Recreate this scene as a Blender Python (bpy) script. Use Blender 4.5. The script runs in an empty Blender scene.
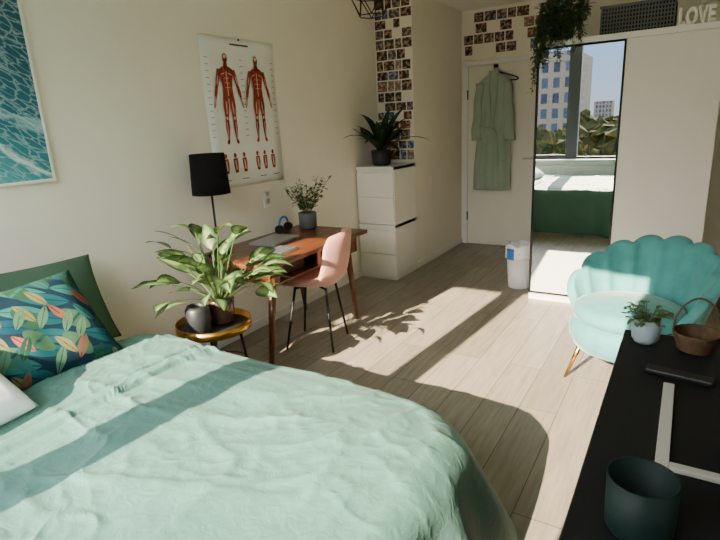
import bpy,bmesh,math,random
from math import *
from mathutils import Vector,Matrix,noise
random.seed(7)
COL=bpy.context.collection
SUN=38.0; SKY=14.5; HOR=.068; TAN=.52

def S(r,g,b):
    f=lambda c:(c/255/12.92) if c/255<=.04045 else ((c/255+.055)/1.055)**2.4
    return (f(r),f(g),f(b),1)
def nm(name):
    m=bpy.data.materials.new(name); m.use_nodes=True; nt=m.node_tree
    return m,nt,nt.nodes['Principled BSDF']
def mat(name,col,rough=.6,metal=0,var=.08,scale=6,bump=0,bscale=60,sheen=0,spec=.5,stretch=(1,1,1),coat=0):
    m,nt,b=nm(name)
    b.inputs['Roughness'].default_value=rough; b.inputs['Metallic'].default_value=metal
    b.inputs['Specular IOR Level'].default_value=spec
    if sheen: b.inputs['Sheen Weight'].default_value=sheen; b.inputs['Sheen Roughness'].default_value=.4
    if coat: b.inputs['Coat Weight'].default_value=coat
    tc=nt.nodes.new('ShaderNodeTexCoord'); mp=nt.nodes.new('ShaderNodeMapping'); mp.inputs['Scale'].default_value=stretch
    nt.links.new(tc.outputs['Object'],mp.inputs[0])
    n=nt.nodes.new('ShaderNodeTexNoise'); n.inputs['Scale'].default_value=scale; n.inputs['Detail'].default_value=4
    nt.links.new(mp.outputs[0],n.inputs['Vector'])
    r=nt.nodes.new('ShaderNodeValToRGB'); r.color_ramp.elements[0].position=.3; r.color_ramp.elements[1].position=.7
    r.color_ramp.elements[0].color=tuple(c*(1-var) for c in col[:3])+(1,)
    r.color_ramp.elements[1].color=tuple(min(1,c*(1+var)) for c in col[:3])+(1,)
    nt.links.new(n.outputs[0],r.inputs[0]); nt.links.new(r.outputs[0],b.inputs['Base Color'])
    if bump:
        n2=nt.nodes.new('ShaderNodeTexNoise'); n2.inputs['Scale'].default_value=bscale; n2.inputs['Detail'].default_value=3
        nt.links.new(mp.outputs[0],n2.inputs['Vector'])
        bp=nt.nodes.new('ShaderNodeBump'); bp.inputs['Strength'].default_value=bump; bp.inputs['Distance'].default_value=.01
        nt.links.new(n2.outputs[0],bp.inputs['Height']); nt.links.new(bp.outputs[0],b.inputs['Normal'])
    return m
# ---------- materials
M={}
M['wall']=mat('wall_paint',S(244,239,225),.85,var=.012,bump=.06,bscale=250,spec=.2)
M['ceil']=mat('ceiling_paint',S(246,244,236),.9,var=.01,spec=.2)
M['white']=mat('white_lacquer',S(240,239,234),.45,var=.01)
M['door']=mat('door_paint',S(238,236,222),.5,var=.01)
M['wood']=mat('walnut_wood',S(98,54,27),.4,var=.35,scale=5,stretch=(6,1,6),coat=.2)
M['black']=mat('black_metal',S(18,18,18),.45,metal=.3,var=.05)
M['blackwood']=mat('black_wood',S(14,15,18),.6,var=.15,scale=10,stretch=(8,1,1),spec=.25)
M['shade']=mat('black_linen',S(16,15,15),.9,bump=.3,bscale=200,var=.1,spec=.2)
M['gold']=mat('brass',S(200,150,70),.25,metal=1,var=.05)
M['velvet']=mat('teal_velvet',S(80,154,154),.75,var=.12,scale=12,sheen=.3)
M['pink']=mat('pink_velvet',S(200,146,132),.75,var=.06,sheen=.3)
M['sheet']=mat('white_sheet',S(232,234,236),.9,var=.03,bump=.2,bscale=30,spec=.1)
M['pilgreen']=mat('olive_green_cotton',S(74,102,84),.9,var=.1,bump=.1,bscale=40,spec=.1)
M['robe']=mat('robe_cotton',S(166,184,166),.9,var=.06,bump=.2,bscale=90,spec=.1)
M['potdark']=mat('dark_ceramic',S(38,40,42),.4,var=.1)
M['potgrey']=mat('grey_ceramic',S(78,84,86),.5,var=.1)
M['potlight']=mat('light_glaze',S(150,168,172),.35,var=.15,scale=15)
M['copper']=mat('smoked_glass',S(80,60,50),.15,var=.2,spec=.8,metal=.3)
M['laptop']=mat('aluminium',S(170,172,175),.4,metal=.5,var=.02)
M['greencup']=mat('dark_green_ceramic',S(10,30,28),.6,var=.1,spec=.25)
M['wicker']=mat('wicker',S(80,58,36),.8,var=.3,scale=60)
M['bin']=mat('white_plastic',S(232,235,238),.5,var=.03)
M['blue']=mat('blue_plastic',S(40,110,190),.5,var=.1)
M['stem']=mat('plant_stem',S(70,96,48),.6,var=.2)
M['frame']=mat('window_frame_paint',S(70,74,76),.5,var=.03)
M['silver']=mat('silver_trim',S(200,198,190),.35,metal=.3,var=.02)
M['basket']=mat('grey_metal',S(100,102,102),.5,metal=.3,var=.1)
# linen duvet
m=mat('sage_linen',S(84,128,117),.6,var=.06,scale=4,sheen=.08,spec=.4); nt=m.node_tree; b=nt.nodes['Principled BSDF']
tc=nt.nodes.new('ShaderNodeTexCoord')
mp=nt.nodes.new('ShaderNodeMapping'); mp.inputs['Scale'].default_value=(1,1.8,1); mp.inputs['Rotation'].default_value=(0,0,.5); nt.links.new(tc.outputs['Object'],mp.inputs[0])
n=nt.nodes.new('ShaderNodeTexNoise'); n.inputs['Scale'].default_value=5.5; n.inputs['Detail'].default_value=5; n.inputs['Roughness'].default_value=.5; n.inputs['Distortion'].default_value=.8; n.noise_type='RIDGED_MULTIFRACTAL'
nt.links.new(mp.outputs[0],n.inputs['Vector'])
bp=nt.nodes.new('ShaderNodeBump'); bp.inputs['Strength'].default_value=.42; bp.inputs['Distance'].default_value=.013; nt.links.new(n.outputs[0],bp.inputs['Height'])
n2=nt.nodes.new('ShaderNodeTexNoise'); n2.inputs['Scale'].default_value=20; n2.inputs['Detail'].default_value=4; n2.inputs['Distortion'].default_value=1.2; nt.links.new(tc.outputs['Object'],n2.inputs['Vector'])
bp2=nt.nodes.new('ShaderNodeBump'); bp2.inputs['Strength'].default_value=.34; bp2.inputs['Distance'].default_value=.01; nt.links.new(n2.outputs[0],bp2.inputs['Height']); nt.links.new(bp.outputs[0],bp2.inputs['Normal'])
nt.links.new(bp2.outputs[0],b.inputs['Normal']); M['duvet']=m

def leafmat(name,c_edge,c_mid,c_alt):
    m,nt,b=nm(name); b.inputs['Roughness'].default_value=.45
    at=nt.nodes.new('ShaderNodeAttribute'); at.attribute_name='lc'
    tc=nt.nodes.new('ShaderNodeTexCoord'); n=nt.nodes.new('ShaderNodeTexNoise'); n.inputs['Scale'].default_value=22
    nt.links.new(tc.outputs['Object'],n.inputs['Vector'])
    r=nt.nodes.new('ShaderNodeValToRGB'); r.color_ramp.elements[0].color=c_edge; r.color_ramp.elements[1].color=c_mid
    r.color_ramp.elements[0].position=.15; r.color_ramp.elements[1].position=.75
    nt.links.new(at.outputs['Fac'],r.inputs[0])
    mx=nt.nodes.new('ShaderNodeMix'); mx.data_type='RGBA'
    mr=nt.nodes.new('ShaderNodeMapRange'); mr.inputs[1].default_value=.5; mr.inputs[2].default_value=.6; mr.inputs[4].default_value=.7
    nt.links.new(n.outputs[0],mr.inputs[0]); nt.links.new(mr.outputs[0],mx.inputs['Factor'])
    nt.links.new(r.outputs[0],mx.inputs['A']); mx.inputs['B'].default_value=c_alt
    nt.links.new(mx.outputs['Result'],b.inputs['Base Color'])
    tr=nt.nodes.new('ShaderNodeBsdfTranslucent'); nt.links.new(mx.outputs['Result'],tr.inputs[0])
    ms=nt.nodes.new('ShaderNodeMixShader'); ms.inputs[0].default_value=.25
    out=nt.nodes['Material Output']
    nt.links.new(b.outputs[0],ms.inputs[1]); nt.links.new(tr.outputs[0],ms.inputs[2]); nt.links.new(ms.outputs[0],out.inputs[0])
    return m
M['leafcal']=leafmat('aglaonema_leaf',S(26,56,30),S(124,150,88),S(46,82,42))
M['leafdark']=leafmat('dark_leaf',S(22,44,26),S(44,74,38),S(28,52,30))
M['leaffine']=leafmat('fine_leaf',S(50,76,38),S(90,116,66),S(60,88,46))

# ---------- mesh helpers
def finish(name,bm,mats,parent=None,smooth=False,loc=(0,0,0),rot=(0,0,0)):
    me=bpy.data.meshes.new(name); bm.normal_update(); bm.to_mesh(me); bm.free()
    o=bpy.data.objects.new(name,me); COL.objects.link(o)
    for m in (mats if isinstance(mats,(list,tuple)) else [mats]): me.materials.append(m)
    if smooth:
        for p in me.polygons: p.use_smooth=True
    o.location=loc; o.rotation_euler=rot
    if parent: o.parent=parent
    return o
def empty(name,loc=(0,0,0),rz=0):
    e=bpy.data.objects.new(name,None); COL.objects.link(e); e.location=loc; e.rotation_euler=(0,0,rz); e.empty_display_size=.1
    return e
def addbox(bm,lo,hi,mi=0):
    r=bmesh.ops.create_cube(bm,size=1)
    for v in r['verts']:
        v.co=Vector([(lo[i]+hi[i])/2+v.co[i]*(hi[i]-lo[i]) for i in range(3)])
    if mi:
        fs={f for v in r['verts'] for f in v.link_faces}
        for f in fs: f.material_index=mi
def boxes(name,lst,mats,parent=None,bevel=0,loc=(0,0,0),rot=(0,0,0)):
    bm=bmesh.new()
    for b in lst: addbox(bm,b[0],b[1],b[2] if len(b)>2 else 0)
    o=finish(name,bm,mats,parent,loc=loc,rot=rot)
    if bevel:
        md=o.modifiers.new('bev','BEVEL'); md.width=bevel; md.segments=2; md.limit_method='ANGLE'
    return o
def box(name,lo,hi,m,parent=None,bevel=.004,**k): return boxes(name,[(lo,hi)],m,parent,bevel,**k)
def addcyl(bm,p0,p1,r0,r1,seg=16,mi=0):
    p0=Vector(p0);p1=Vector(p1);d=(p1-p0).normalized()
    a=d.orthogonal().normalized(); b=d.cross(a)
    A=[bm.verts.new(p0+(a*cos(2*pi*i/seg)+b*sin(2*pi*i/seg))*r0) for i in range(seg)]
    B=[bm.verts.new(p1+(a*cos(2*pi*i/seg)+b*sin(2*pi*i/seg))*r1) for i in range(seg)]
    fs=[bm.faces.new((A[i],A[(i+1)%seg],B[(i+1)%seg],B[i])) for i in range(seg)]
    fs+=[bm.faces.new(A[::-1]),bm.faces.new(B)]
    for f in fs: f.material_index=mi; f.smooth=True
    fs[-1].smooth=False; fs[-2].smooth=False
def cyls(name,lst,m,parent=None,seg=16):
    bm=bmesh.new()
    for c in lst: addcyl(bm,*c,seg=seg)
    return finish(name,bm,m,parent)
def lathe(name,prof,m,parent=None,loc=(0,0,0),seg=48,sx=1,sy=1):
    bm=bmesh.new(); rings=[]
    for r,z in prof:
        rings.append([bm.verts.new((max(r,1e-4)*cos(2*pi*i/seg)*sx,max(r,1e-4)*sin(2*pi*i/seg)*sy,z)) for i in range(seg)])
    for a,b in zip(rings,rings[1:]):
        for i in range(seg): bm.faces.new((a[i],a[(i+1)%seg],b[(i+1)%seg],b[i]))
    return finish(name,bm,m,parent,True,loc)
def surf(name,fn,nu,nv,m,parent=None,loc=(0,0,0),rot=(0,0,0),solid=0,sub=0,off=0,closeu=False):
    bm=bmesh.new(); g=[]
    for i in range(nu+(0 if closeu else 1)):
        g.append([bm.verts.new(fn(i/nu,j/nv)) for j in range(nv+1)])
    for i in range(nu):
        a=g[i]; b=g[(i+1)%len(g)]
        for j in range(nv): bm.faces.new((a[j],b[j],b[j+1],a[j+1]))
    o=finish(name,bm,m,parent,True,loc,rot)
    if solid:
        md=o.modifiers.new('s','SOLIDIFY'); md.thickness=solid; md.offset=off
    if sub:
        md=o.modifiers.new('ss','SUBSURF'); md.levels=sub; md.render_levels=sub
    return o
def tube(name,pts,r,m,parent=None,cyclic=False,smooth=True):
    cu=bpy.data.curves.new(name,'CURVE'); cu.dimensions='3D'; cu.bevel_depth=r; cu.bevel_resolution=3
    sp=cu.splines.new('NURBS' if smooth else 'POLY'); sp.points.add(len(pts)-1)
    for p,q in zip(sp.points,pts): p.co=(*q,1)
    if smooth: sp.order_u=3; sp.use_endpoint_u=True
    sp.use_cyclic_u=cyclic
    o=bpy.data.objects.new(name,cu); COL.objects.link(o); cu.materials.append(m)
    if parent: o.parent=parent
    return o
class Leaves:
    def __init__(s): s.v=[];s.f=[];s.c=[];s.mi=[]
    def stem(s,a,b,r=.003,bend=0):
        a=Vector(a);b=Vector(b);n=5;k=len(s.v)
        pts=[a.lerp(b,i/n)+Vector((0,0,bend*sin(pi*i/n))) for i in range(n+1)]
        for i,p in enumerate(pts):
            for j in range(4):
                s.v.append(p+Vector((cos(j*pi/2),sin(j*pi/2),0))*r); s.c.append(0)
        for i in range(n):
            for j in range(4):
                s.f.append((k+i*4+j,k+i*4+(j+1)%4,k+i*4+4+(j+1)%4,k+i*4+4+j)); s.mi.append(1)
    def leaf(s,base,az,el,L,W,droop=1.,fold=.2,n=8,power=.8,tw=0):
        p=Vector(base);k=len(s.v)
        for i in range(n+1):
            t=i/n; e=el-droop*t
            d=Vector((cos(az)*cos(e),sin(az)*cos(e),sin(e)))
            side=Vector((-sin(az),cos(az),0)); up=side.cross(d)*-1
            side=(side*cos(tw)+up*sin(tw))
            w=W*.5*sin(pi*min(1,max(.0,t)**power))*(1 if i<n else 0)+.0008
            for q in (-1,-.5,0,.5,1):
                s.v.append(p+side*w*q+up*abs(q)*w*fold); s.c.append(1-abs(q))
            p=p+d*(L/n)
        for i in range(n):
            for j in range(4):
                s.f.append((k+i*5+j,k+i*5+j+1,k+i*5+6+j,k+i*5+5+j)); s.mi.append(0)
    def make(s,name,m,parent,lim=None):
        if lim:
            for v in s.v:
                for i in range(3):
                    if lim[i][0] is not None and v[i]<lim[i][0]: v[i]=lim[i][0]+random.uniform(0,.004)
                    if lim[i][1] is not None and v[i]>lim[i][1]: v[i]=lim[i][1]-random.uniform(0,.004)
        me=bpy.data.meshes.new(name); me.from_pydata([tuple(v) for v in s.v],[],s.f)
        at=me.attributes.new('lc','FLOAT','POINT')
        at.data.foreach_set('value',s.c)
        me.materials.append(m); me.materials.append(M['stem'])
        for p,q in zip(me.polygons,s.mi): p.material_index=q; p.use_smooth=True
        o=bpy.data.objects.new(name,me); COL.objects.link(o); o.parent=parent
        return o

# ================= ROOM =================
XR=3.12; YN=-.42; YF=6.13; ZC=2.643
m,nt,b=nm('oak_laminate'); b.inputs['Roughness'].default_value=.42; b.inputs['Specular IOR Level'].default_value=.4
tc=nt.nodes.new('ShaderNodeTexCoord'); mp=nt.nodes.new('ShaderNodeMapping'); mp.inputs['Rotation'].default_value=(0,0,pi/2)
nt.links.new(tc.outputs['Object'],mp.inputs[0])
bk=nt.nodes.new('ShaderNodeTexBrick'); bk.inputs['Scale'].default_value=1; bk.inputs['Brick Width'].default_value=1.28; bk.inputs['Row Height'].default_value=.19
bk.inputs['Mortar Size'].default_value=.0022; bk.inputs['Color1'].default_value=S(144,135,120); bk.inputs['Color2'].default_value=S(166,157,141); bk.inputs['Mortar'].default_value=S(94,86,76); bk.offset=.37
nt.links.new(mp.outputs[0],bk.inputs['Vector'])
mp2=nt.nodes.new('ShaderNodeMapping'); mp2.inputs['Scale'].default_value=(14,1.1,1); nt.links.new(tc.outputs['Object'],mp2.inputs[0])
n=nt.nodes.new('ShaderNodeTexNoise'); n.inputs['Scale'].default_value=3; n.inputs['Detail'].default_value=8; n.inputs['Roughness'].default_value=.65; nt.links.new(mp2.outputs[0],n.inputs['Vector'])
r=nt.nodes.new('ShaderNodeValToRGB'); r.color_ramp.elements[0].position=.3; r.color_ramp.elements[1].position=.7; r.color_ramp.elements[0].color=(.68,.675,.665,1); r.color_ramp.elements[1].color=(1.1,1.09,1.08,1)
nt.links.new(n.outputs[0],r.inputs[0])
mx=nt.nodes.new('ShaderNodeMix'); mx.data_type='RGBA'; mx.blend_type='MULTIPLY'; mx.inputs['Factor'].default_value=1
nt.links.new(bk.outputs[0],mx.inputs['A']); nt.links.new(r.outputs[0],mx.inputs['B']); nt.links.new(mx.outputs['Result'],b.inputs['Base Color'])
M['floor']=m
box('floor',(-.1,YN-.2,-.1),(XR+.1,YF+.1,0),M['floor'],bevel=0)
box('ceiling',(-.1,YN-.2,ZC),(XR+.1,YF+.1,ZC+.1),M['ceil'],bevel=0)
box('wall_left',(-.1,YN-.2,0),(0,YF+.1,ZC),M['wall'],bevel=0)
box('wall_pier',(0,4.84,0),(.406,YF,ZC),M['wall'],bevel=0)
box('wall_far',(.406,YF,0),(XR+.1,YF+.1,ZC),M['wall'],bevel=0)
box('wall_right',(XR,YN-.2,0),(XR+.1,YF,ZC),M['wall'],bevel=0)
box('wall_closet',(1.80,4.95,0),(XR,YF,ZC),M['wall'],bevel=0)
WX0,WX1,WZ0,WZ1=.08,2.30,.78,2.62
boxes('wall_window_side',[((0,YN-.2,0),(XR,YN,WZ0)),((0,YN-.2,WZ1),(XR,YN,ZC)),((0,YN-.2,WZ0),(WX0,YN,WZ1)),((WX1,YN-.2,WZ0),(XR,YN,WZ1))],M['wall'])
w=empty('window_1',(0,YN-.1,0))
def fr_rect(x0,x1,z0,z1,t,dy=.03):
    return [((x0,-dy,z0),(x0+t,dy,z1)),((x1-t,-dy,z0),(x1,dy,z1)),((x0+t,-dy,z0),(x1-t,dy,z0+t)),((x0+t,-dy,z1-t),(x1-t,dy,z1))]
boxes('window_frame',fr_rect(WX0,WX1,WZ0,WZ1,.035)+[((1.05,-.05,WZ0),(1.20,.05,WZ1))]+fr_rect(WX0+.035,1.05,WZ0+.035,WZ1-.035,.03,.025),M['frame'],w,.003)
m,nt,b=nm('window_glass'); tr=nt.nodes.new('ShaderNodeBsdfTransparent'); gl=nt.nodes.new('ShaderNodeBsdfGlossy'); gl.inputs['Roughness'].default_value=.02
ms=nt.nodes.new('ShaderNodeMixShader'); ms.inputs[0].default_value=.04
nt.links.new(tr.outputs[0],ms.inputs[1]); nt.links.new(gl.outputs[0],ms.inputs[2]); nt.links.new(ms.outputs[0],nt.nodes['Material Output'].inputs[0])
box('pane',(WX0+.05,-.003,WZ0+.05),(WX1-.05,.003,WZ1-.05),m,w,0)
box('trim_sill',(WX0-.05,YN-.07,WZ0-.03),(WX1+.05,YN+.10,WZ0),M['white'])
rad=empty('radiator',(1.25,YN+.032,0))
boxes('panel',[((-.8,-.03,.15),(.8,.02,.68))]+[((-.78+i*.08,.02,.17),(-.73+i*.08,.028,.66)) for i in range(20)],M['white'],rad,.004)
cyls('feet',[((-.6,0,0),(-.6,0,.15),.015,.015),((.6,0,0),(.6,0,.15),.015,.015)],M['white'],rad)
box('baseboard_left',(0,YN,0),(.014,4.84,.07),M['white'],bevel=.003)
box('baseboard_pier',(.406,4.84,0),(.42,YF,.07),M['white'],bevel=.003)
d=empty('door_1',(0,YF,0))
boxes('door_frame',[((.44,-.03,0),(.49,0,2.1)),((1.34,-.03,0),(1.39,0,2.1)),((.44,-.03,2.06),(1.39,0,2.11))],M['white'],d,.004)
box('door_slab',(.495,-.022,.01),(1.335,-.002,2.055),M['door'],d,.003)
cyls('door_handle',[((1.26,-.02,1.03),(1.26,-.07,1.03),.01,.01),((1.265,-.065,1.03),(1.15,-.065,1.03),.009,.009)],M['silver'],d)
cyls('hinges',[((.492,-.034,.3),(.492,-.034,.4),.007,.007),((.492,-.034,1.7),(.492,-.034,1.8),.007,.007)],M['black'],d)

# ================= WARDROBE =================
WY=4.313
wd=empty('wardrobe',(1.69,WY,0))
box('carcass',(0,.045,0),(1.18,.62,2.01),M['white'],wd,.003)
box('white_door',(.60,0,.06),(1.18,.03,1.97),M['white'],wd,.003)
box('plinth',(0,.01,0),(1.18,.045,.055),M['white'],wd,.002)
box('top_rail',(0,-.005,1.972),(1.18,.045,2.012),M['white'],wd,.002)
mm,nt,b=nm('mirror_glass'); b.inputs['Metallic'].default_value=1; b.inputs['Roughness'].default_value=.0; b.inputs['Base Color'].default_value=(.86,.88,.87,1)
box('mirror_door',(.018,.004,.075),(.585,.03,1.955),mm,wd,0)
boxes('mirror_frame',[((0,-.006,.06),(.016,.035,1.97)),((.587,-.004,.06),(.599,.035,1.97)),((.016,-.003,.06),(.587,.035,.073)),((.016,-.003,1.957),(.587,.035,1.97))],[M['black']],wd,.001)
bk_=empty('metal_storage_basket',(2.10,WY+.12,2.013))
L=[((0,.0,0),(.46,.26,.19),1)]
for i in range(24): L.append(((.0+i*.0196,-.006,0),(.008+i*.0196,-.001,.19)))
for i in range(8): L.append(((0,-.007,i*.026),(.46,-.002,i*.026+.008)))
for i in range(13): L.append(((-.006,i*.02,0),(-.001,i*.02+.008,.19)))
L+=[((-.012,-.012,.185),(.472,-.0,.2)),((-.012,-.012,0),(.472,0,.012))]
boxes('basket_mesh',L,[M['basket'],M['blackwood']],bk_)
cu=bpy.data.curves.new('letters','FONT'); cu.body='LOVE'; cu.size=.14; cu.extrude=.012; cu.bevel_depth=.003; cu.space_character=1.08; cu.offset=.005
cu.materials.append(M['white']); lo=bpy.data.objects.new('love_letters',cu); COL.objects.link(lo)
lo.rotation_euler=(pi/2,0,0); lo.location=(2.583,WY+.03,2.016); lo.scale=(.58,1,1)
hp=empty('trailing_potted_plant',(1.83,WY+.13,2.013))
lathe('pot',[(0,0),(.07,0),(.09,.05),(.095,.14),(.085,.14),(.08,.12),(0,.12)],M['potdark'],hp)
lv=Leaves()
for i in range(105):
    az=random.uniform(0,2*pi)
    if sin(az)>.3 and random.random()<.7: az=-az
    R=random.uniform(.10,.17); zt=.14+random.uniform(0,.12)
    if sin(az)<-.0: R=max(R,.14)
    p=Vector((cos(az)*.05,sin(az)*.05,.13)); q=Vector((cos(az)*R,sin(az)*R,zt)); lv.stem(p,q,.0015,.03)
    front= sin(az)<-.35 or cos(az)<-.75
    ln=random.uniform(.05,.12) if not front else random.uniform(.12,.36)*(1 if cos(az)<.2 else .7)
    if cos(az)<-.7 and random.random()<.5: ln=random.uniform(.3,.62)
    if front: R=max(R,.165)
    e=Vector((cos(az)*(R+.02),min(sin(az)*(R+.02),-.155) if sin(az)<-.35 else sin(az)*R, zt-ln if front else zt+.02))
    if cos(az)<-.75: e.x=min(e.x,-.165)
    lv.stem(q,e,.0015)
    nl=int(6+ln*50)
    for k in range(nl):
        t=k/nl; b0=q.lerp(e,t)
        lv.leaf(b0,random.uniform(0,2*pi),random.uniform(-.6,.5),random.uniform(.025,.05),.018,.8,n=3)
for k in range(420):
    az=random.uniform(0,2*pi); rr=random.uniform(.02,.18)
    lv.leaf((cos(az)*rr,sin(az)*rr,.13+random.uniform(0,.26)*(1-rr*2.5)),az,random.uniform(-.2,1),random.uniform(.03,.08),.02,1.,n=3)
lv.make('foliage',M['leaffine'],hp)

# ================= DRESSER =================
dr=empty('chest_of_drawers',(.015,4.35,0))
for k in range(2):
    z=k*.55
    box('carcass_%d'%k,(0,.02,z),(.40,.475,z+.547),M['white'],dr,.002)
    box('top_%d'%k,(0,0,z+.515),(.40,.48,z+.548),M['white'],dr,.002)
    for j in range(2):
        box('drawer_%d'%(k*2+j),(.004,.0,z+.035+j*.235),(.396,.019,z+.035+j*.235+.222),M['white'],dr,.003)
pd=empty('potted_bird_nest_fern',(.20,4.53,1.099))
lathe('pot',[(0,0),(.075,0),(.09,.02),(.095,.14),(.085,.145),(.08,.13),(0,.125)],M['potdark'],pd)
lv=Leaves()
for i in range(40):
    az=i*2.4; el=random.uniform(.5,1.3)
    L_=random.uniform(.42,.60)
    if cos(az)<-.2: el=max(el,1.1); L_*=.75
    if sin(az)>.3: el=max(el,1.1); L_*=.7
    lv.leaf((cos(az)*.02,sin(az)*.02,.12),az,el,L_,.07,random.uniform(.8,1.4),n=8)
lv.make('fronds',M['leafdark'],pd,((-.185,None),(None,.295),(None,None)))

# ================= DESK =================
dk=empty('desk',(.04,2.22,0))
DZ=.72
box('desktop',(0,0,DZ-.03),(.66,1.16,DZ),M['wood'],dk,.006)
boxes('apron',[((.03,.10,DZ-.16),(.05,1.06,DZ-.03)),((.05,.10,DZ-.15),(.62,.12,DZ-.03)),((.05,1.04,DZ-.15),(.62,1.06,DZ-.03)),((.05,.12,DZ-.15),(.62,1.04,DZ-.14)),((.60,.12,DZ-.15),(.615,.16,DZ-.03)),((.60,.56,DZ-.15),(.615,.6,DZ-.03)),((.60,1.0,DZ-.15),(.615,1.04,DZ-.03))],M['wood'],dk,.003)
boxes('drawer_front',[((.602,.605,DZ-.135),(.622,.995,DZ-.04))],M['wood'],dk,.003)
box('stored_box',(.2,.2,DZ-.138),(.55,.5,DZ-.07),M['black'],dk,.003)
legs=[]
for sx,x in ((-1,.06),(1,.56)):
    for sy,y in ((-1,.16),(1,1.0)):
        legs.append(((x,y,DZ-.05),(x+(-.01 if sx<0 else .0),y+sy*.10,0),.028,.015))
cyls('legs',legs,M['wood'],dk)
lt=empty('laptop',(.27,2.80,DZ),.12)
box('base',(-.11,-.16,.001),(.11,.16,.010),M['laptop'],lt,.004); box('lid',(-.11,-.16,.011),(.11,.16,.018),M['laptop'],lt,.004)
lp=empty('desk_lamp',(.17,2.36,DZ))
lathe('base',[(0,0),(.075,0),(.075,.012),(.02,.02),(0,.02)],M['black'],lp)
cyls('pole',[((0,0,.015),(0,0,.42),.007,.007)],M['black'],lp)
surf('lamp_shade',lambda u,v:(cos(2*pi*u)*(.118-.012*v),sin(2*pi*u)*(.118-.012*v),.395+.25*v),48,2,M['shade'],lp,solid=.003,closeu=True)
cyls('bulb_holder',[((0,0,.42),(0,0,.47),.018,.018),((0,0,.47),(0,0,.53),.028,.022)],M['white'],lp)
cyls('spider',[((-.114,0,.42),(.114,0,.42),.002,.002),((0,-.114,.42),(0,.114,.42),.002,.002)],M['black'],lp)
dp=empty('potted_desk_plant',(.22,3.27,DZ))
lathe('pot',[(0,0),(.055,0),(.068,.01),(.072,.125),(.064,.13),(.06,.11),(0,.11)],M['potgrey'],dp)
lv=Leaves()
for i in range(24):
    az=i*2.4+.3; sp=random.uniform(.04,.24); h=random.uniform(.24,.42)
    if cos(az)<0: sp*=.75
    e=Vector((cos(az)*sp,sin(az)*sp,h)); lv.stem((cos(az)*.01,sin(az)*.01,.1),e,.0018,.01)
    for k in range(14):
        t=.25+.75*k/14; b0=Vector((cos(az)*.01,sin(az)*.01,.1)).lerp(e,t)
        lv.leaf(b0,random.uniform(0,2*pi),random.uniform(-.2,.9),random.uniform(.03,.055),.018,.6,n=4)
lv.make('foliage',M['leaffine'],dp,((-.2,None),(None,None),(None,None)))
ca=empty('headphones',(.13,3.08,DZ),.2)
tube('band',[(0,-.07,.02),(0,-.08,.09),(0,0,.13),(0,.08,.09),(0,.07,.02)],.008,M['blue'],ca)
cyls('ear_cups',[((0,-.085,.035),(0,-.055,.035),.033,.033),((0,.085,.035),(0,.055,.035),.033,.033)],M['black'],ca)
bo=empty('notebook',(.53,2.55,DZ),.1)
box('pages',(-.07,-.10,0),(.07,.10,.015),M['white'],bo,.002); box('cover',(-.073,-.103,.0152),(.073,.103,.018),M['potgrey'],bo,.001)

# ================= DESK CHAIR =================
ch=empty('desk_chair',(.60,2.82,0),radians(16))
prof=[(-.25,.44),(-.23,.458),(-.1,.452),(.05,.445),(.14,.46),(.20,.52),(.225,.62),(.24,.72),(.255,.83)]
def cp(t):
    k=t*(len(prof)-1); i=min(int(k),len(prof)-2); f=k-i
    return prof[i][0]*(1-f)+prof[i+1][0]*f, prof[i][1]*(1-f)+prof[i+1][1]*f
def chfn(u,v):
    x,z=cp(u); s=(v-.5)*2
    w=.225*(1-.12*max(0,(u-.55)/.45)**2)
    if u<.15: w*=.85+.15*sin(u/.15*pi/2)
    if u>.86: w*=1-.22*((u-.86)/.14)**2
    cup=s*s
    back=max(0,min(1,(u-.35)/.3))
    return (x-cup*.10*back, s*w, z+cup*.05*(1-back)+ (cup*.05*sin(pi*min(1,max(0,(u-.3)/.4)))) - (cup*.03 if u>.95 else 0))
surf('seat_shell',chfn,26,16,M['pink'],ch,solid=.032,sub=1)
lg=[]
for x,y,X,Y in ((-.12,-.10,-.19,-.17),(-.12,.10,-.19,.17),(.1,-.10,.15,-.17),(.1,.10,.15,.17)): lg.append(((x,y,.44),(X,Y,0),.009,.008))
lg+=[((-.12,-.10,.43),(.1,.10,.43),.008,.008),((-.12,.10,.43),(.1,-.10,.43),.008,.008)]
cyls('legs',lg,M['black'],ch,seg=10)

# ================= SIDE TABLE + PLANT =================
st=empty('side_table',(.56,1.90,0))
lathe('tray',[(0,.435),(.20,.435),(.205,.44),(.205,.485),(.20,.485),(.198,.447),(0,.447)],M['gold'],st,seg=64)
lathe('glass_top',[(0,.448),(.196,.448),(.196,.451),(0,.451)],M['potdark'],st)
lg=[((cos(a)*.14,sin(a)*.14,.436),(cos(a)*.195,sin(a)*.195,0),.008,.007) for a in (.5,2.6,4.7)]
cyls('legs',lg,M['black'],st,seg=10)
tube('leg_ring',[(cos(i*pi/8)*.17,sin(i*pi/8)*.17,.22) for i in range(16)],.004,M['black'],st,cyclic=True)
pl=empty('potted_aglaonema',(.56,1.96,.452))
lathe('pot',[(0,0),(.06,0),(.075,.02),(.082,.14),(.07,.155),(.064,.14),(0,.13)],M['copper'],pl)
lv=Leaves(); random.seed(11)
for i in range(66):
    az=i*2.39996; el=random.uniform(.3,1.45); sl=random.uniform(.12,.44)
    if i%3==0: el=random.uniform(.25,.7); sl=random.uniform(.2,.34)
    if sin(az)>.2: sl*=.85
    b0=Vector((cos(az)*.015,sin(az)*.015,.12))
    e=b0+Vector((cos(az)*cos(el)*sl,sin(az)*cos(el)*sl,sin(el)*sl*1.05))
    L_=random.uniform(.14,.21)
    if e.x+cos(az)*L_<-.5: L_*=.6
    lv.stem(b0,e,.003,.02); lv.leaf(e,az+random.uniform(-.4,.4),el*.6+.1,L_,L_*.48,random.uniform(.4,1.4),tw=random.uniform(-.8,.8),fold=.12)
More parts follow.
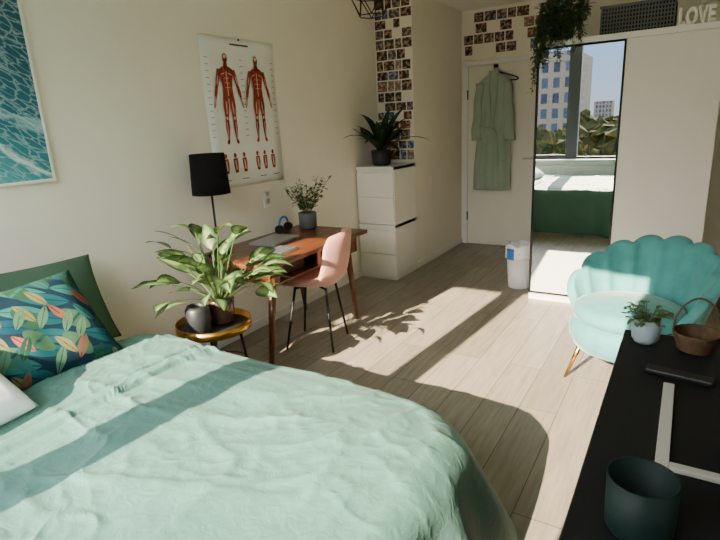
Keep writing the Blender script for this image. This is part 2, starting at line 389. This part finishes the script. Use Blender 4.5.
lv.make('foliage',M['leafcal'],pl,((-.54,None),(None,None),(.02,None)))
gv=empty('dark_glass_vase',(.58,1.78,.452))
lathe('body',[(0,0),(.045,0),(.06,.02),(.068,.08),(.062,.14),(.05,.16),(.045,.16),(.055,.1),(.058,.03),(0,.01)],M['potdark'],gv)

# ================= BED =================
bd=empty('bed',(0,0,0))
box('bed_frame',(.03,-.14,.05),(2.07,1.44,.28),M['white'],bd,.01)
box('mattress',(.04,-.13,.28),(2.05,1.42,.50),M['sheet'],bd,.05)
cyls('feet',[((x,y,0),(x,y,.06),.03,.03) for x in (.12,1.9) for y in (-.05,1.36)],M['black'],bd)
cx_,cy_,ax,by=1.32,.68,.84,.82
def sm(a,b,x):
    t=max(0,min(1,(x-a)/(b-a))); return t*t*(3-2*t)
def topz(x,y):
    z=.012*noise.noise(Vector((x*1.3,y*2.4,.3)))
    q=Vector((x*2.2+.6*noise.noise(Vector((x*2,y*2,9))),y*4.2+x*1.5,2))
    z+=.006*noise.noise(q)
    rg=1-abs(noise.noise(Vector((x*2.4-y*2.0+.4*noise.noise(Vector((y*3,x*3,4))),y*3.2+x*1.2,7))))*2.6
    z+=.009*max(0,rg)**4
    rg=1-abs(noise.noise(Vector((x*5.5+y*3.0,y*6-x*3,17))))*2.4
    z+=.006*max(0,rg)**3
    rg=1-abs(noise.noise(Vector((x*13-y*8.0,y*11+x*7,31))))*2.4
    z+=.0028*max(0,rg)**2
    return z
def duv(u,v):
    th=2*pi*u; n=7.0
    c,s=cos(th),sin(th)
    e=2/n
    X=ax*(abs(c)**e)*(1 if c>=0 else -1); Y=by*(abs(s)**e)*(1 if s>=0 else -1)
    vt=.68
    if v<=vt:
        k=v/vt; k=1-(1-k)**1.25
        x=cx_+X*k; y=cy_+Y*k; z=.560-.014*sm(.88,1,k)+topz(x,y)
        band=1-sm(.99,1.0,x+.02*noise.noise(Vector((0,y*3,0))))
        z+=.016*band
        z-=.014*exp(-((x-.93)/.006)**2)
        return (x,y,z)
    k=(v-vt)/(1-vt)
    out=.065*sin(min(1,k*3.2)*pi/2)+.08*k
    nx=(abs(X/ax)**(n-1))*(1 if X>=0 else -1)/ax; ny=(abs(Y/by)**(n-1))*(1 if Y>=0 else -1)/by
    l=sqrt(nx*nx+ny*ny)+1e-9; nx/=l; ny/=l
    ang=atan2(Y,X)*180/pi
    corner=exp(-((ang-45)/10)**2)
    ph=(X-Y)
    fold=(.028*sin(ph*9+2.2*noise.noise(Vector((X*1.5,Y*1.5,0))))+.014*sin(ph*23+3*noise.noise(Vector((X*3,Y*3,4)))))*sm(.05,.8,k)
    x=cx_+X+nx*(out+fold)+corner*.08*k**1.6; y=cy_+Y+ny*(out+fold)+corner*.22*k**1.6
    zt=.546+topz(cx_+X,cy_+Y)*(1-k)
    drop=.54*sm(.55,.95,x)
    if drop<.05: drop=.05
    z=zt-drop*(k**1.45)
    if x<.75: x=max(x,.50)
    return (x,max(y,-.36),max(.008,z))
surf('duvet',duv,560,140,M['duvet'],bd,closeu=True)
def pillow(name,w,h,t,m,loc,rot,pinch=.06):
    e=empty(name,loc)
    def f(u,v,sgn):
        a=(u-.5)*2;b_=(v-.5)*2
        th=t*.5*((1-abs(a)**3.2)*(1-abs(b_)**3.2))**.45
        th+= .012*noise.noise(Vector((a*3,b_*3,w)))*(1-a*a)*(1-b_*b_)*sgn
        X=a*w*.5*(1-pinch*(1-abs(b_)**2)*abs(a)); Y=b_*h*.5*(1-pinch*(1-abs(a)**2)*abs(b_))
        return Vector((X,Y,th*sgn))
    bm=bmesh.new(); N=28
    for sgn in (1,-1):
        g=[[bm.verts.new(f(i/N,j/N,sgn)) for j in range(N+1)] for i in range(N+1)]
        for i in range(N):
            for j in range(N):
                q=(g[i][j],g[i+1][j],g[i+1][j+1],g[i][j+1]); bm.faces.new(q if sgn>0 else q[::-1])
    bmesh.ops.remove_doubles(bm,verts=bm.verts,dist=.0005)
    finish('cushion',bm,m,e,True)
    e.rotation_euler=rot
    return e
m,nt,b=nm('leaf_print_fabric'); b.inputs['Roughness'].default_value=.85; b.inputs['Specular IOR Level'].default_value=.15
tc=nt.nodes.new('ShaderNodeTexCoord')
cur=nt.nodes.new('ShaderNodeRGB'); cur.outputs[0].default_value=S(12,36,50); curo=cur.outputs[0]
def MN(op,a,bv=None,c=None):
    q=nt.nodes.new('ShaderNodeMath'); q.operation=op
    for i,x in enumerate((a,bv,c)):
        if x is None: continue
        if isinstance(x,(int,float)): q.inputs[i].default_value=x
        else: nt.links.new(x,q.inputs[i])
    return q.outputs[0]
layers=[((5,12),.5,[S(18,70,78),S(14,56,70),S(34,94,88)],3.0,.42),
        ((11,5),-.5,[S(32,66,48),S(50,84,60),S(16,50,54)],7.3,.38),
        ((5,12.5),1.15,[S(132,76,62),S(32,82,80),S(108,102,62)],12.6,.25),
        ((5.5,13),-.95,[S(68,102,78),S(24,60,46),S(104,72,60)],19.1,.27)]
for sc,rz,cols,off,thr in layers:
    mp=nt.nodes.new('ShaderNodeMapping'); mp.inputs['Rotation'].default_value=(0,0,rz); mp.inputs['Location'].default_value=(off,off,0); mp.inputs['Scale'].default_value=(1,1,0)
    mp2=nt.nodes.new('ShaderNodeMapping'); mp2.inputs['Scale'].default_value=(sc[0],sc[1],0)
    nt.links.new(tc.outputs['Object'],mp.inputs[0]); nt.links.new(mp.outputs[0],mp2.inputs[0])
    vo=nt.nodes.new('ShaderNodeTexVoronoi'); vo.voronoi_dimensions='2D'; vo.inputs['Scale'].default_value=1; vo.inputs['Randomness'].default_value=.75; nt.links.new(mp2.outputs[0],vo.inputs['Vector'])
    sub=nt.nodes.new('ShaderNodeVectorMath'); sub.operation='SUBTRACT'; nt.links.new(mp2.outputs[0],sub.inputs[0]); nt.links.new(vo.outputs['Position'],sub.inputs[1])
    sp=nt.nodes.new('ShaderNodeSeparateXYZ'); nt.links.new(sub.outputs[0],sp.inputs[0])
    ax_=MN('ABSOLUTE',sp.outputs[0]); ay=MN('ABSOLUTE',sp.outputs[1])
    xx=MN('DIVIDE',ax_,thr*1.15); lim=MN('MULTIPLY',MN('SUBTRACT',1,MN('MULTIPLY',xx,xx)),thr*.9)
    mask=MN('LESS_THAN',ay,lim)
    rib=MN('GREATER_THAN',ay,.03); mask=MN('MULTIPLY',mask,MN('ADD',MN('MULTIPLY',rib,.75),.25))
    sc_=nt.nodes.new('ShaderNodeSeparateColor'); nt.links.new(vo.outputs['Color'],sc_.inputs[0])
    rp=nt.nodes.new('ShaderNodeValToRGB'); rp.color_ramp.interpolation='CONSTANT'; rp.color_ramp.elements[0].color=cols[0]; rp.color_ramp.elements[1].position=.4; rp.color_ramp.elements[1].color=cols[1]
    e3=rp.color_ramp.elements.new(.72); e3.color=cols[2]; nt.links.new(sc_.outputs[0],rp.inputs[0])
    mx=nt.nodes.new('ShaderNodeMix'); mx.data_type='RGBA'; nt.links.new(mask,mx.inputs['Factor']); nt.links.new(curo,mx.inputs['A']); nt.links.new(rp.outputs[0],mx.inputs['B']); curo=mx.outputs['Result']
nt.links.new(curo,b.inputs['Base Color']); M['pattern']=m
def lean(tilt,yaw=0,roll=0):
    Rm=Matrix(((0,0,1),(1,0,0),(0,1,0)))
    R=Matrix.Rotation(yaw,3,'Z')@Matrix.Rotation(-tilt,3,'Y')@Rm@Matrix.Rotation(roll,3,'Z')
    return R.to_euler()
pillow('green_pillow',.72,.46,.18,M['pilgreen'],(.21,1.15,.725),lean(.45,0,-.05))
pillow('leaf_print_cushion',.50,.47,.16,M['pattern'],(.49,1.03,.73),lean(.75,-.15,.10))
pillow('white_pillow',.44,.38,.15,M['sheet'],(.72,.57,.685),lean(1.1,.1,0))

# ================= ARMCHAIR =================
ac=empty('shell_armchair',(2.56,3.08,0),radians(-28))
NP=9; TM=radians(112)
def shell(u,v):
    th=(u-.5)*2*TM; fl=abs(sin(pi*u*NP))**.6
    H=.46+.31*max(0,cos((u-.5)*pi))**.75
    H+=.03*fl
    z=.27+(H-.27)*v
    r=.25+(.085+.02*cos(th))*v**1.1+.038*fl*(.35+.65*v)
    if v>.93: r+=.012*sin((v-.93)/.07*pi)
    return (r*sin(th),r*cos(th)*1.0,z)
surf('shell_back',shell,NP*10,14,M['velvet'],ac,solid=.05,sub=1,off=0)
lathe('seat_base',[(0,.22),(.2,.22),(.27,.245),(.30,.30),(.305,.36),(.28,.395),(0,.40)],M['velvet'],ac,loc=(0,-.04,0))
lathe('seat_cushion',[(0,.395),(.24,.395),(.272,.415),(.28,.44),(.268,.47),(.23,.488),(0,.495)],M['velvet'],ac,loc=(0,-.055,0))
cyls('legs',[((sx*.17,sy*.17-.03,.24),(sx*.25,sy*.20-.02,0),.015,.008) for sx in (-1,1) for sy in (-1,1)],M['gold'],ac)

# ================= TV CABINET =================
tv=empty('black_sideboard',(2.6,.3,0))
box('body',(.01,.01,.08),(.46,1.65,.725),M['blackwood'],tv,.003)
box('top',(0,0,.726),(.47,1.66,.75),M['blackwood'],tv,.003)
for i in range(3): box('door_%d'%i,(-.008,.02+i*.545,.1),(.01,.02+i*.545+.535,.71),M['blackwood'],tv,.003)
boxes('feet',[((x,y,0),(x+.04,y+.04,.08)) for x in (.03,.39) for y in (.03,1.58)],M['blackwood'],tv)
t2=empty('television',(2.93,1.35,.751))
boxes('stand',[((-.195,-.2,0),(-.168,.21,.012)),((-.168,-.2,0),(.02,-.178,.012)),((-.02,-.178,0),(.02,.03,.012))],M['silver'],t2,.002)
box('stand_neck',(-.01,-.03,.0),(.02,.03,.12),M['black'],t2,.002)
box('screen',(.0,-.47,.08),(.03,.50,.60),M['black'],t2,.004)
rm=empty('remote_control',(2.77,1.63,.751),-.15)
box('body',(-.085,-.02,0),(.085,.02,.016),M['black'],rm,.004)
cp_=empty('dark_green_cup',(2.72,.945,.751))
lathe('body',[(0,0),(.054,0),(.058,.006),(.060,.11),(.0565,.11),(.053,.012),(0,.01)],M['greencup'],cp_)
sp_=empty('small_potted_plant',(2.668,1.87,.751))
lathe('pot',[(0,0),(.032,0),(.041,.015),(.045,.05),(.043,.082),(.038,.082),(.037,.07),(0,.07)],M['potlight'],sp_)
lv=Leaves()
for i in range(70):
    az=i*2.4; sl=random.uniform(.01,.065)
    e=Vector((cos(az)*sl,sin(az)*sl,.07+random.uniform(.0,.05))); lv.stem((cos(az)*.01,sin(az)*.01,.07),e,.0012)
    lv.leaf(e,az+random.uniform(-1,1),random.uniform(-.2,.7),random.uniform(.02,.035),.016,1.,n=4)
lv.make('foliage',M['leaffine'],sp_)
wb=empty('wicker_basket',(2.81,1.86,.751))
surf('weave',lambda u,v:(cos(2*pi*u)*(.048+.018*v+.002*sin(u*2*pi*20+(pi if int(v*12)%2 else 0))),sin(2*pi*u)*(.048+.018*v+.002*sin(u*2*pi*20+(pi if int(v*12)%2 else 0))),.003+.06*v),80,12,M['wicker'],wb,solid=.004,closeu=True)
lathe('bottom',[(0,.002),(.048,.002),(.048,.006),(0,.006)],M['wicker'],wb)
tube('handle',[(-.064,0,.06),(-.066,0,.12),(0,0,.19),(.066,0,.12),(.064,0,.06)],.003,M['wicker'],wb)

# ================= BIN =================
bn=empty('waste_bin',(1.53,4.62,0))
lathe('bin_body',[(0,0),(.09,0),(.095,.01),(.115,.33),(.11,.33),(.09,.02),(0,.015)],M['bin'],bn)
surf('bag_rim',lambda u,v:(cos(2*pi*u)*(.118+.006*sin(u*50)+.004*v),sin(2*pi*u)*(.118+.006*cos(u*44)),.40-.12*v+.012*sin(u*31)),60,6,M['bin'],bn,solid=.002,closeu=True)
surf('blue_tag',lambda u,v:(-.02-.07*u+.0,-.125+.03*u,.37-.10*v),4,4,M['blue'],bn,solid=.003)

# ================= ROBE =================
rb=empty('bathrobe',(.82,6.06,0))
random.seed(3)
def robe(u,v):
    s=(u-.5)*2
    z=1.98-1.30*v
    w=.035+.15*sm(0,.10,v)+.03*sm(.3,1,v)
    y=-.035-.030*(1-s*s)-.018*sin(s*9+2*v+1.5*sin(v*3))*sm(.08,.4,v)
    return (s*w+.015*sin(v*5),y,z)
surf('robe_body',robe,48,50,M['robe'],rb,solid=.006,sub=1)
for sg in (-1,1):
    def slv(u,v,sg=sg):
        a=2*pi*u; z=1.86-.62*v; rr=.048+.018*v
        return (sg*(.155+.035*v)+rr*cos(a)*.9+.006*sin(v*14), -.035+rr*.6*sin(a)+.004*sin(v*20+a*2)-.02, z)
    surf('sleeve_%d'%(sg+1),slv,20,24,M['robe'],rb,solid=.005,closeu=True)
    tube('lapel_%d'%(sg+1),[(sg*.04,-.05,1.98),(sg*.05,-.075,1.85),(sg*.03,-.082,1.6),(sg*.01,-.082,1.42)],.014,M['robe'],rb)
tube('belt',[(-.17,-.06,1.40),(-.08,-.085,1.37),(.05,-.088,1.37),(.06,-.095,1.1),(.07,-.09,.95)],.011,M['robe'],rb)
tube('hanger',[(.0,-.03,2.0),(.0,-.03,2.06),(.03,-.03,2.04)],.005,M['black'],rb)
tube('hanger_arm',[(.02,-.03,1.97),(.17,-.03,1.93),(.27,-.03,1.89),(.25,-.03,1.865),(.1,-.03,1.875)],.007,M['black'],rb)
boxes('hook',[((-.02,.0,2.02),(.02,.045,2.05)),((-.005,-.04,2.03),(.005,.0,2.04))],M['black'],rb)

# ================= PHOTO COLLAGES =================
m,nt,b=nm('photo_print'); b.inputs['Roughness'].default_value=.4
at=nt.nodes.new('ShaderNodeAttribute'); at.attribute_name='pc'
tc=nt.nodes.new('ShaderNodeTexCoord'); n=nt.nodes.new('ShaderNodeTexNoise'); n.inputs['Scale'].default_value=30; n.inputs['Detail'].default_value=3
nt.links.new(tc.outputs['Object'],n.inputs['Vector'])
r=nt.nodes.new('ShaderNodeValToRGB'); cr=r.color_ramp; cr.elements[0].position=.42; cr.elements[0].color=(.01,.01,.015,1); cr.elements[1].position=.58; cr.elements[1].color=S(235,190,165)
x=cr.elements.new(.5); x.color=S(110,74,62)
nt.links.new(n.outputs[0],r.inputs[0])
mx=nt.nodes.new('ShaderNodeMix'); mx.data_type='RGBA'; mx.inputs['Factor'].default_value=.5
nt.links.new(r.outputs[0],mx.inputs['A']); nt.links.new(at.outputs['Color'],mx.inputs['B']); nt.links.new(mx.outputs['Result'],b.inputs['Base Color'])
M['photo']=m
pal=[S(30,60,100),S(140,80,60),S(50,50,40),S(160,130,110),S(15,15,20),S(70,90,100),S(110,50,40),S(40,70,40),S(20,110,180),S(180,160,140),S(24,20,24)]
def collage(name,cells,yplane):
    v=[];f=[];c=[];mi=[]
    for (x,z,wd_,hg) in cells:
        for (ins,yy,k) in ((0,-.001,0),(.0025,-.0018,1)):
            n0=len(v); v+=[(x+ins,yy,z+ins),(x+wd_-ins,yy,z+ins),(x+wd_-ins,yy,z+hg-ins),(x+ins,yy,z+hg-ins)]
            f.append((n0,n0+1,n0+2,n0+3)); c+= [random.choice(pal)]; mi.append(k)
    me=bpy.data.meshes.new(name); me.from_pydata(v,[],f); at=me.attributes.new('pc','FLOAT_COLOR','FACE')
    for i,q in enumerate(c): at.data[i].color=q
    me.materials.append(M['white']); me.materials.append(M['photo'])
    for p,k in zip(me.polygons,mi): p.material_index=k
    o=bpy.data.objects.new(name,me); COL.objects.link(o); o.location=(0,yplane,0)
random.seed(5); cells=[]; z=2.63
while z>1.14:
    hg=random.choice([.08,.09,.10]); x=.006+random.uniform(0,.012)
    while x<.40:
        wd_=random.choice([.07,.09,.11,.12])
        if x+wd_>.403: wd_=.402-x
        if wd_<.05: break
        if random.random()<.93: cells.append((x,z-hg,wd_,hg))
        x+=wd_+.006
    z-=hg+.007
collage('photo_collage',cells,4.84)
cells=[]; z=2.61
for row in range(4):
    x=.425+random.uniform(0,.02)
    while x<1.45:
        wd_=random.choice([.09,.11,.13])
        if random.random()<.76: cells.append((x,z-.10,wd_,.10))
        x+=wd_+.008
    z-=.112
collage('photo_collage',cells,YF)

# ================= POSTER =================
po=empty('anatomy_poster',(.004,2.556,1.106))
M['paper']=mat('poster_paper',S(240,242,238),.7,var=.02); M['flesh']=mat('muscle_print',S(150,52,36),.7,var=.5,scale=38,stretch=(1,1.6,.6)); M['tendon']=mat('tendon_print',S(226,190,170),.7,var=.1); M['ink']=mat('ink_print',S(80,76,76),.7,var=.1)
def posq(u,v): return (.004*sin(v*7)+.003,u*.72,v*.99)
surf('sheet',posq,8,20,M['paper'],po,solid=.001)
def flat(name,polys,m,dx=.0085):
    bm=bmesh.new()
    for pl_ in polys:
        bm.faces.new([bm.verts.new((dx,a,b_)) for a,b_ in pl_])
    finish(name,bm,m,po)
def ell(cx,cz,rx,rz,n=14): return [(cx+rx*cos(2*pi*i/n),cz+rz*sin(2*pi*i/n)) for i in range(n)]
def limb(x0,z0,x1,z1,w0,w1): 
    dx,dz=x1-x0,z1-z0; l=sqrt(dx*dx+dz*dz); nx,nz=-dz/l,dx/l
    mx_,mz_=x0+dx*.4,z0+dz*.4; wm=max(w0,w1)*1.12
    return [(x0+nx*w0,z0+nz*w0),(mx_+nx*wm,mz_+nz*wm),(x1+nx*w1,z1+nz*w1),(x1-nx*w1,z1-nz*w1),(mx_-nx*wm,mz_-nz*wm),(x0-nx*w0,z0-nz*w0)]
def figure(cx,zb,h,tend=False):
    if tend:
        P=[limb(cx,zb+h*.79,cx,zb+h*.53,h*.006,h*.006),ell(cx,zb+h*.95,h*.022,h*.022)]
        for q in (.72,.67,.62): P.append(limb(cx-h*.035,zb+h*q,cx+h*.035,zb+h*q,h*.003,h*.003))
        for s in (-1,1):
            P+=[ell(cx+s*h*.06,zb+h*.285,h*.014,h*.02),limb(cx+s*h*.07,zb+h*.24,cx+s*h*.068,zb+h*.05,h*.005,h*.004),limb(cx+s*h*.045,zb+h*.47,cx+s*h*.055,zb+h*.33,h*.004,h*.006),
                limb(cx+s*h*.2,zb+h*.52,cx+s*h*.23,zb+h*.41,h*.006,h*.006),limb(cx+s*h*.03,zb+h*.775,cx+s*h*.09,zb+h*.755,h*.004,h*.003),limb(cx+s*h*.135,zb+h*.74,cx+s*h*.16,zb+h*.65,h*.004,h*.004)]
        return P
    P=[ell(cx,zb+h*.93,h*.036,h*.054),limb(cx,zb+h*.89,cx,zb+h*.82,h*.020,h*.028)]
    P.append([(cx-h*.11,zb+h*.81),(cx-h*.05,zb+h*.845),(cx+h*.05,zb+h*.845),(cx+h*.11,zb+h*.81),(cx+h*.072,zb+h*.62),(cx+h*.085,zb+h*.5),(cx-h*.085,zb+h*.5),(cx-h*.072,zb+h*.62)])
    for s in (-1,1):
        P+=[limb(cx+s*h*.11,zb+h*.81,cx+s*h*.165,zb+h*.62,h*.024,h*.018),limb(cx+s*h*.165,zb+h*.63,cx+s*h*.215,zb+h*.46,h*.019,h*.011),limb(cx+s*h*.215,zb+h*.46,cx+s*h*.23,zb+h*.40,h*.013,h*.009),
            limb(cx+s*h*.047,zb+h*.51,cx+s*h*.06,zb+h*.27,h*.040,h*.024),limb(cx+s*h*.06,zb+h*.28,cx+s*h*.065,zb+h*.04,h*.027,h*.012),limb(cx+s*h*.065,zb+h*.045,cx+s*h*.085,zb+h*.0,h*.014,h*.018)]
    return P
flat('figures',figure(.21,.30,.60)+figure(.51,.30,.60),M['flesh'])
flat('tendons',figure(.21,.30,.60,True)+figure(.51,.30,.60,True),M['tendon'],.0092)
sm_=[]
for i,x in enumerate((.12,.21,.30,.44,.52,.61)): sm_+=[ell(x,.22,.013,.017),limb(x,.20,x+.005,.10,.020,.014)]
flat('detail_figures',sm_,M['flesh'])
flat('detail_tendons',[limb(x,.19,x+.004,.12,.004,.006) for x in (.12,.21,.30,.44,.52,.61)],M['tendon'],.0092)
tx=[[(.27,.945),(.45,.945),(.45,.957),(.27,.957)]]
for i in range(26):
    zz=.35+ (i%13)*.042; x=.025 if i<13 else .345
    tx.append([(x,zz),(x+.03,zz),(x+.03,zz+.003),(x,zz+.003)])
    tx.append([(x+.325,zz),(x+.35,zz),(x+.35,zz+.003),(x+.325,zz+.003)])
for x in (.08,.26,.45,.6): tx.append([(x,.05),(x+.07,.05),(x+.07,.055),(x,.055)])
flat('labels',tx,M['ink'])
cyls('pins',[((.0,.36,.985),(.014,.36,.985),.006,.006)],M['black'],po)

# ================= PAINTING =================
pa=empty('ocean_canvas_print',(.003,.76,1.30))
m,nt,b=nm('ocean_print'); b.inputs['Roughness'].default_value=.6
tc=nt.nodes.new('ShaderNodeTexCoord'); mp=nt.nodes.new('ShaderNodeMapping'); mp.inputs['Rotation'].default_value=(radians(32),0,0)
nt.links.new(tc.outputs['Object'],mp.inputs[0])
mps=nt.nodes.new('ShaderNodeMapping'); mps.inputs['Scale'].default_value=(1,.7,2.0); nt.links.new(mp.outputs[0],mps.inputs[0])
n1=nt.nodes.new('ShaderNodeTexNoise'); n1.inputs['Scale'].default_value=3.2; n1.inputs['Detail'].default_value=9; n1.inputs['Roughness'].default_value=.62; n1.inputs['Distortion'].default_value=.9; nt.links.new(mps.outputs[0],n1.inputs['Vector'])
sx=nt.nodes.new('ShaderNodeSeparateXYZ'); nt.links.new(mp.outputs[0],sx.inputs[0])
a1=nt.nodes.new('ShaderNodeMath'); a1.operation='MULTIPLY_ADD'; a1.inputs[1].default_value=.42; nt.links.new(n1.outputs[0],a1.inputs[0]); nt.links.new(sx.outputs['Z'],a1.inputs[2])
r=nt.nodes.new('ShaderNodeValToRGB'); cr=r.color_ramp; cr.elements[0].position=.0; cr.elements[0].color=S(120,174,180); cr.elements[1].position=1; cr.elements[1].color=S(14,84,104)
for p_,c_ in ((.34,S(128,182,186)),(.42,S(226,236,234)),(.47,S(90,164,172)),(.57,S(46,136,148)),(.61,S(210,230,230)),(.645,S(40,128,142)),(.76,S(22,106,126)),(.80,S(150,196,200)),(.825,S(20,100,120))):
    q=cr.elements.new(p_); q.color=c_
nt.links.new(a1.outputs[0],r.inputs[0])
vo=nt.nodes.new('ShaderNodeTexVoronoi'); vo.feature='DISTANCE_TO_EDGE'; vo.inputs['Scale'].default_value=22; 
wv=nt.nodes.new('ShaderNodeMix'); wv.data_type='RGBA'; wv.inputs['Factor'].default_value=.12; nt.links.new(mps.outputs[0],wv.inputs['A']); nt.links.new(n1.outputs['Color'],wv.inputs['B']); nt.links.new(wv.outputs['Result'],vo.inputs['Vector'])
mr=nt.nodes.new('ShaderNodeMapRange'); mr.inputs[1].default_value=.0; mr.inputs[2].default_value=.10; mr.inputs[3].default_value=.45; mr.inputs[4].default_value=0; nt.links.new(vo.outputs['Distance'],mr.inputs[0])
mx=nt.nodes.new('ShaderNodeMix'); mx.data_type='RGBA'; nt.links.new(mr.outputs[0],mx.inputs['Factor']); nt.links.new(r.outputs[0],mx.inputs['A']); mx.inputs['B'].default_value=S(196,222,222)
nt.links.new(mx.outputs['Result'],b.inputs['Base Color'])
box('canvas',(.012,.012,.012),(.026,.708,.988),m,pa,0)
boxes('edge',[((0,0,0),(.028,.72,.012)),((0,0,.988),(.028,.72,1.0)),((0,0,.012),(.028,.012,.988)),((0,.708,.012),(.028,.72,.988)),((0,.012,.012),(.012,.708,.988))],M['white'],pa)

so=empty('wall_socket',(0,3.06,.97)); box('plate',(0,-.04,-.06),(.012,.04,.08),M['white'],so,.004)
boxes('holes',[((.012,-.02,-.03),(.016,.02,.01)),((.012,-.02,.03),(.016,.02,.06))],M['silver'],so,.002)
pe=empty('wire_pendant_lamp',(.60,3.75,2.40))
cyls('cord',[((0,0,.08),(0,0,.243),.003,.003),((0,0,.225),(0,0,.243),.04,.045),((0,0,.05),(0,0,.1),.02,.02)],M['black'],pe)
rings=[(.06,.1),(.15,.0),(.10,-.13)]
W=[]; N=6
pts=[[(r_*cos(2*pi*(i+.5*k)/N),r_*sin(2*pi*(i+.5*k)/N),z_) for i in range(N)] for k,(r_,z_) in enumerate(rings)]
for k in range(3):
    for i in range(N):
        W.append((pts[k][i],pts[k][(i+1)%N],.004,.004))
        if k<2:
            W.append((pts[k][i],pts[k+1][i],.004,.004)); W.append((pts[k][(i+1)%N],pts[k+1][i],.004,.004))
for i in range(N): W.append((pts[0][i],(0,0,.1),.003,.003))
cyls('cage',W,M['black'],pe,seg=8)
bm=bmesh.new(); bmesh.ops.create_uvsphere(bm,u_segments=16,v_segments=12,radius=.03); finish('bulb',bm,M['sheet'],pe,True,(0,0,.02))

# ================= OUTSIDE =================
box('city_ground',(-400,-900,-17),(400,-6,-16),mat('park_ground',S(30,32,22),.9,var=.4,scale=.05,spec=.05),bevel=0)
m,nt,b=nm('tower_facade'); b.inputs['Roughness'].default_value=.8; b.inputs['Specular IOR Level'].default_value=.1
tc=nt.nodes.new('ShaderNodeTexCoord'); mp=nt.nodes.new('ShaderNodeMapping'); mp.inputs['Rotation'].default_value=(pi/2,0,0); nt.links.new(tc.outputs['Object'],mp.inputs[0])
bk=nt.nodes.new('ShaderNodeTexBrick'); bk.offset=0; bk.inputs['Scale'].default_value=1; bk.inputs['Brick Width'].default_value=2.2; bk.inputs['Row Height'].default_value=2.9; bk.inputs['Mortar Size'].default_value=.5; bk.inputs['Mortar Smooth'].default_value=0
bk.inputs['Color1'].default_value=S(18,26,38); bk.inputs['Color2'].default_value=S(40,52,66); bk.inputs['Mortar'].default_value=S(78,74,68)
nt.links.new(mp.outputs[0],bk.inputs['Vector']); nt.links.new(bk.outputs[0],b.inputs['Base Color'])
boxes('city_tower',[((-34,-125,-16),(-17.5,-105,13)),((-60,-180,-16),(-40,-165,2)),((-38,-480,-16),(-28,-470,14)),((-58,-420,-16),(-46,-410,8)),((-120,-300,-16),(-90,-280,5))],m)
m,nt,b=nm('autumn_foliage'); b.inputs['Roughness'].default_value=.95; b.inputs['Specular IOR Level'].default_value=.02
tc=nt.nodes.new('ShaderNodeTexCoord'); n=nt.nodes.new('ShaderNodeTexNoise'); n.inputs['Scale'].default_value=.9; n.inputs['Detail'].default_value=8; n.inputs['Roughness'].default_value=.8; nt.links.new(tc.outputs['Object'],n.inputs['Vector'])
r=nt.nodes.new('ShaderNodeValToRGB'); r.color_ramp.elements[0].position=.40; r.color_ramp.elements[0].color=S(10,16,8); r.color_ramp.elements[1].position=.66; r.color_ramp.elements[1].color=S(60,42,16)
q=r.color_ramp.elements.new(.53); q.color=S(28,32,14)
nt.links.new(n.outputs[0],r.inputs[0]); nt.links.new(r.outputs[0],b.inputs['Base Color'])
bm=bmesh.new(); random.seed(9)
for i in range(520):
    if i%2: x=random.uniform(-16,25); y=random.uniform(-150,-60); r_=random.uniform(2,3.4)
    else: x=random.uniform(-90,40); y=random.uniform(-98,-50); r_=random.uniform(1.8,2.8)
    zc_=-16+r_*2.2+(random.uniform(0,5) if i%2 else 0)
    mt=Matrix.Translation((x,y,zc_))@Matrix.Diagonal((r_,r_,r_*1.5,1))
    bmesh.ops.create_icosphere(bm,subdivisions=3,radius=1,matrix=mt)
    if i%2: bmesh.ops.create_cone(bm,segments=6,radius1=.3,radius2=.2,depth=zc_+16,matrix=Matrix.Translation((x,y,(zc_-16)/2)))
for v in bm.verts: v.co+=Vector((noise.noise(v.co*.9),noise.noise(v.co*.9+Vector((9,0,0))),noise.noise(v.co*.9+Vector((0,9,0)))))*1.7
finish('tree_canopy',bm,m,None)

# ================= LIGHT =================
sd=bpy.data.lights.new('sun','SUN'); sd.energy=SUN; sd.color=(1,.84,.62); sd.angle=radians(.5)
so_=bpy.data.objects.new('sun',sd); COL.objects.link(so_); so_.rotation_euler=Vector((.087,1,-TAN)).to_track_quat('-Z','Y').to_euler(); so_.location=(0,-5,4)
wl=bpy.data.worlds.new('sky'); bpy.context.scene.world=wl; wl.use_nodes=True; nt=wl.node_tree; bg=nt.nodes['Background']
tc=nt.nodes.new('ShaderNodeTexCoord'); sx=nt.nodes.new('ShaderNodeSeparateXYZ'); r=nt.nodes.new('ShaderNodeValToRGB')
nt.links.new(tc.outputs['Generated'],sx.inputs[0]); nt.links.new(sx.outputs['Z'],r.inputs[0]); nt.links.new(r.outputs[0],bg.inputs[0])
cr=r.color_ramp; h=HOR
cr.elements[0].position=0; cr.elements[0].color=(h*.85,h*1.0,h*1.15,1); cr.elements[1].position=.8; cr.elements[1].color=(.75,.85,1,1)
for p_,c_ in ((.12,(h*.55,h*.9,h*1.5,1)),(.30,(1,.96,.9,1))):
    q=cr.elements.new(p_); q.color=c_
bg.inputs[1].default_value=SKY
# ================= CAMERA =================
y,pt,ro=radians(32.111),radians(15.569),radians(2.955)
F=Vector((-sin(y)*cos(pt),cos(y)*cos(pt),-sin(pt))); R=Vector((cos(y),sin(y),0)); U=R.cross(F)
R2=R*cos(ro)-U*sin(ro); U2=U*cos(ro)+R*sin(ro)
cd=bpy.data.cameras.new('camera'); cd.sensor_width=36; cd.lens=526.14/720*36; cd.clip_start=.02; cd.clip_end=2000
co=bpy.data.objects.new('camera',cd); COL.objects.link(co)
mw=Matrix.Identity(4)
for i in range(3): mw[i][0]=R2[i]; mw[i][1]=U2[i]; mw[i][2]=-F[i]
mw[0][3],mw[1][3],mw[2][3]=2.733,0,1.5
co.matrix_world=mw; bpy.context.scene.camera=co
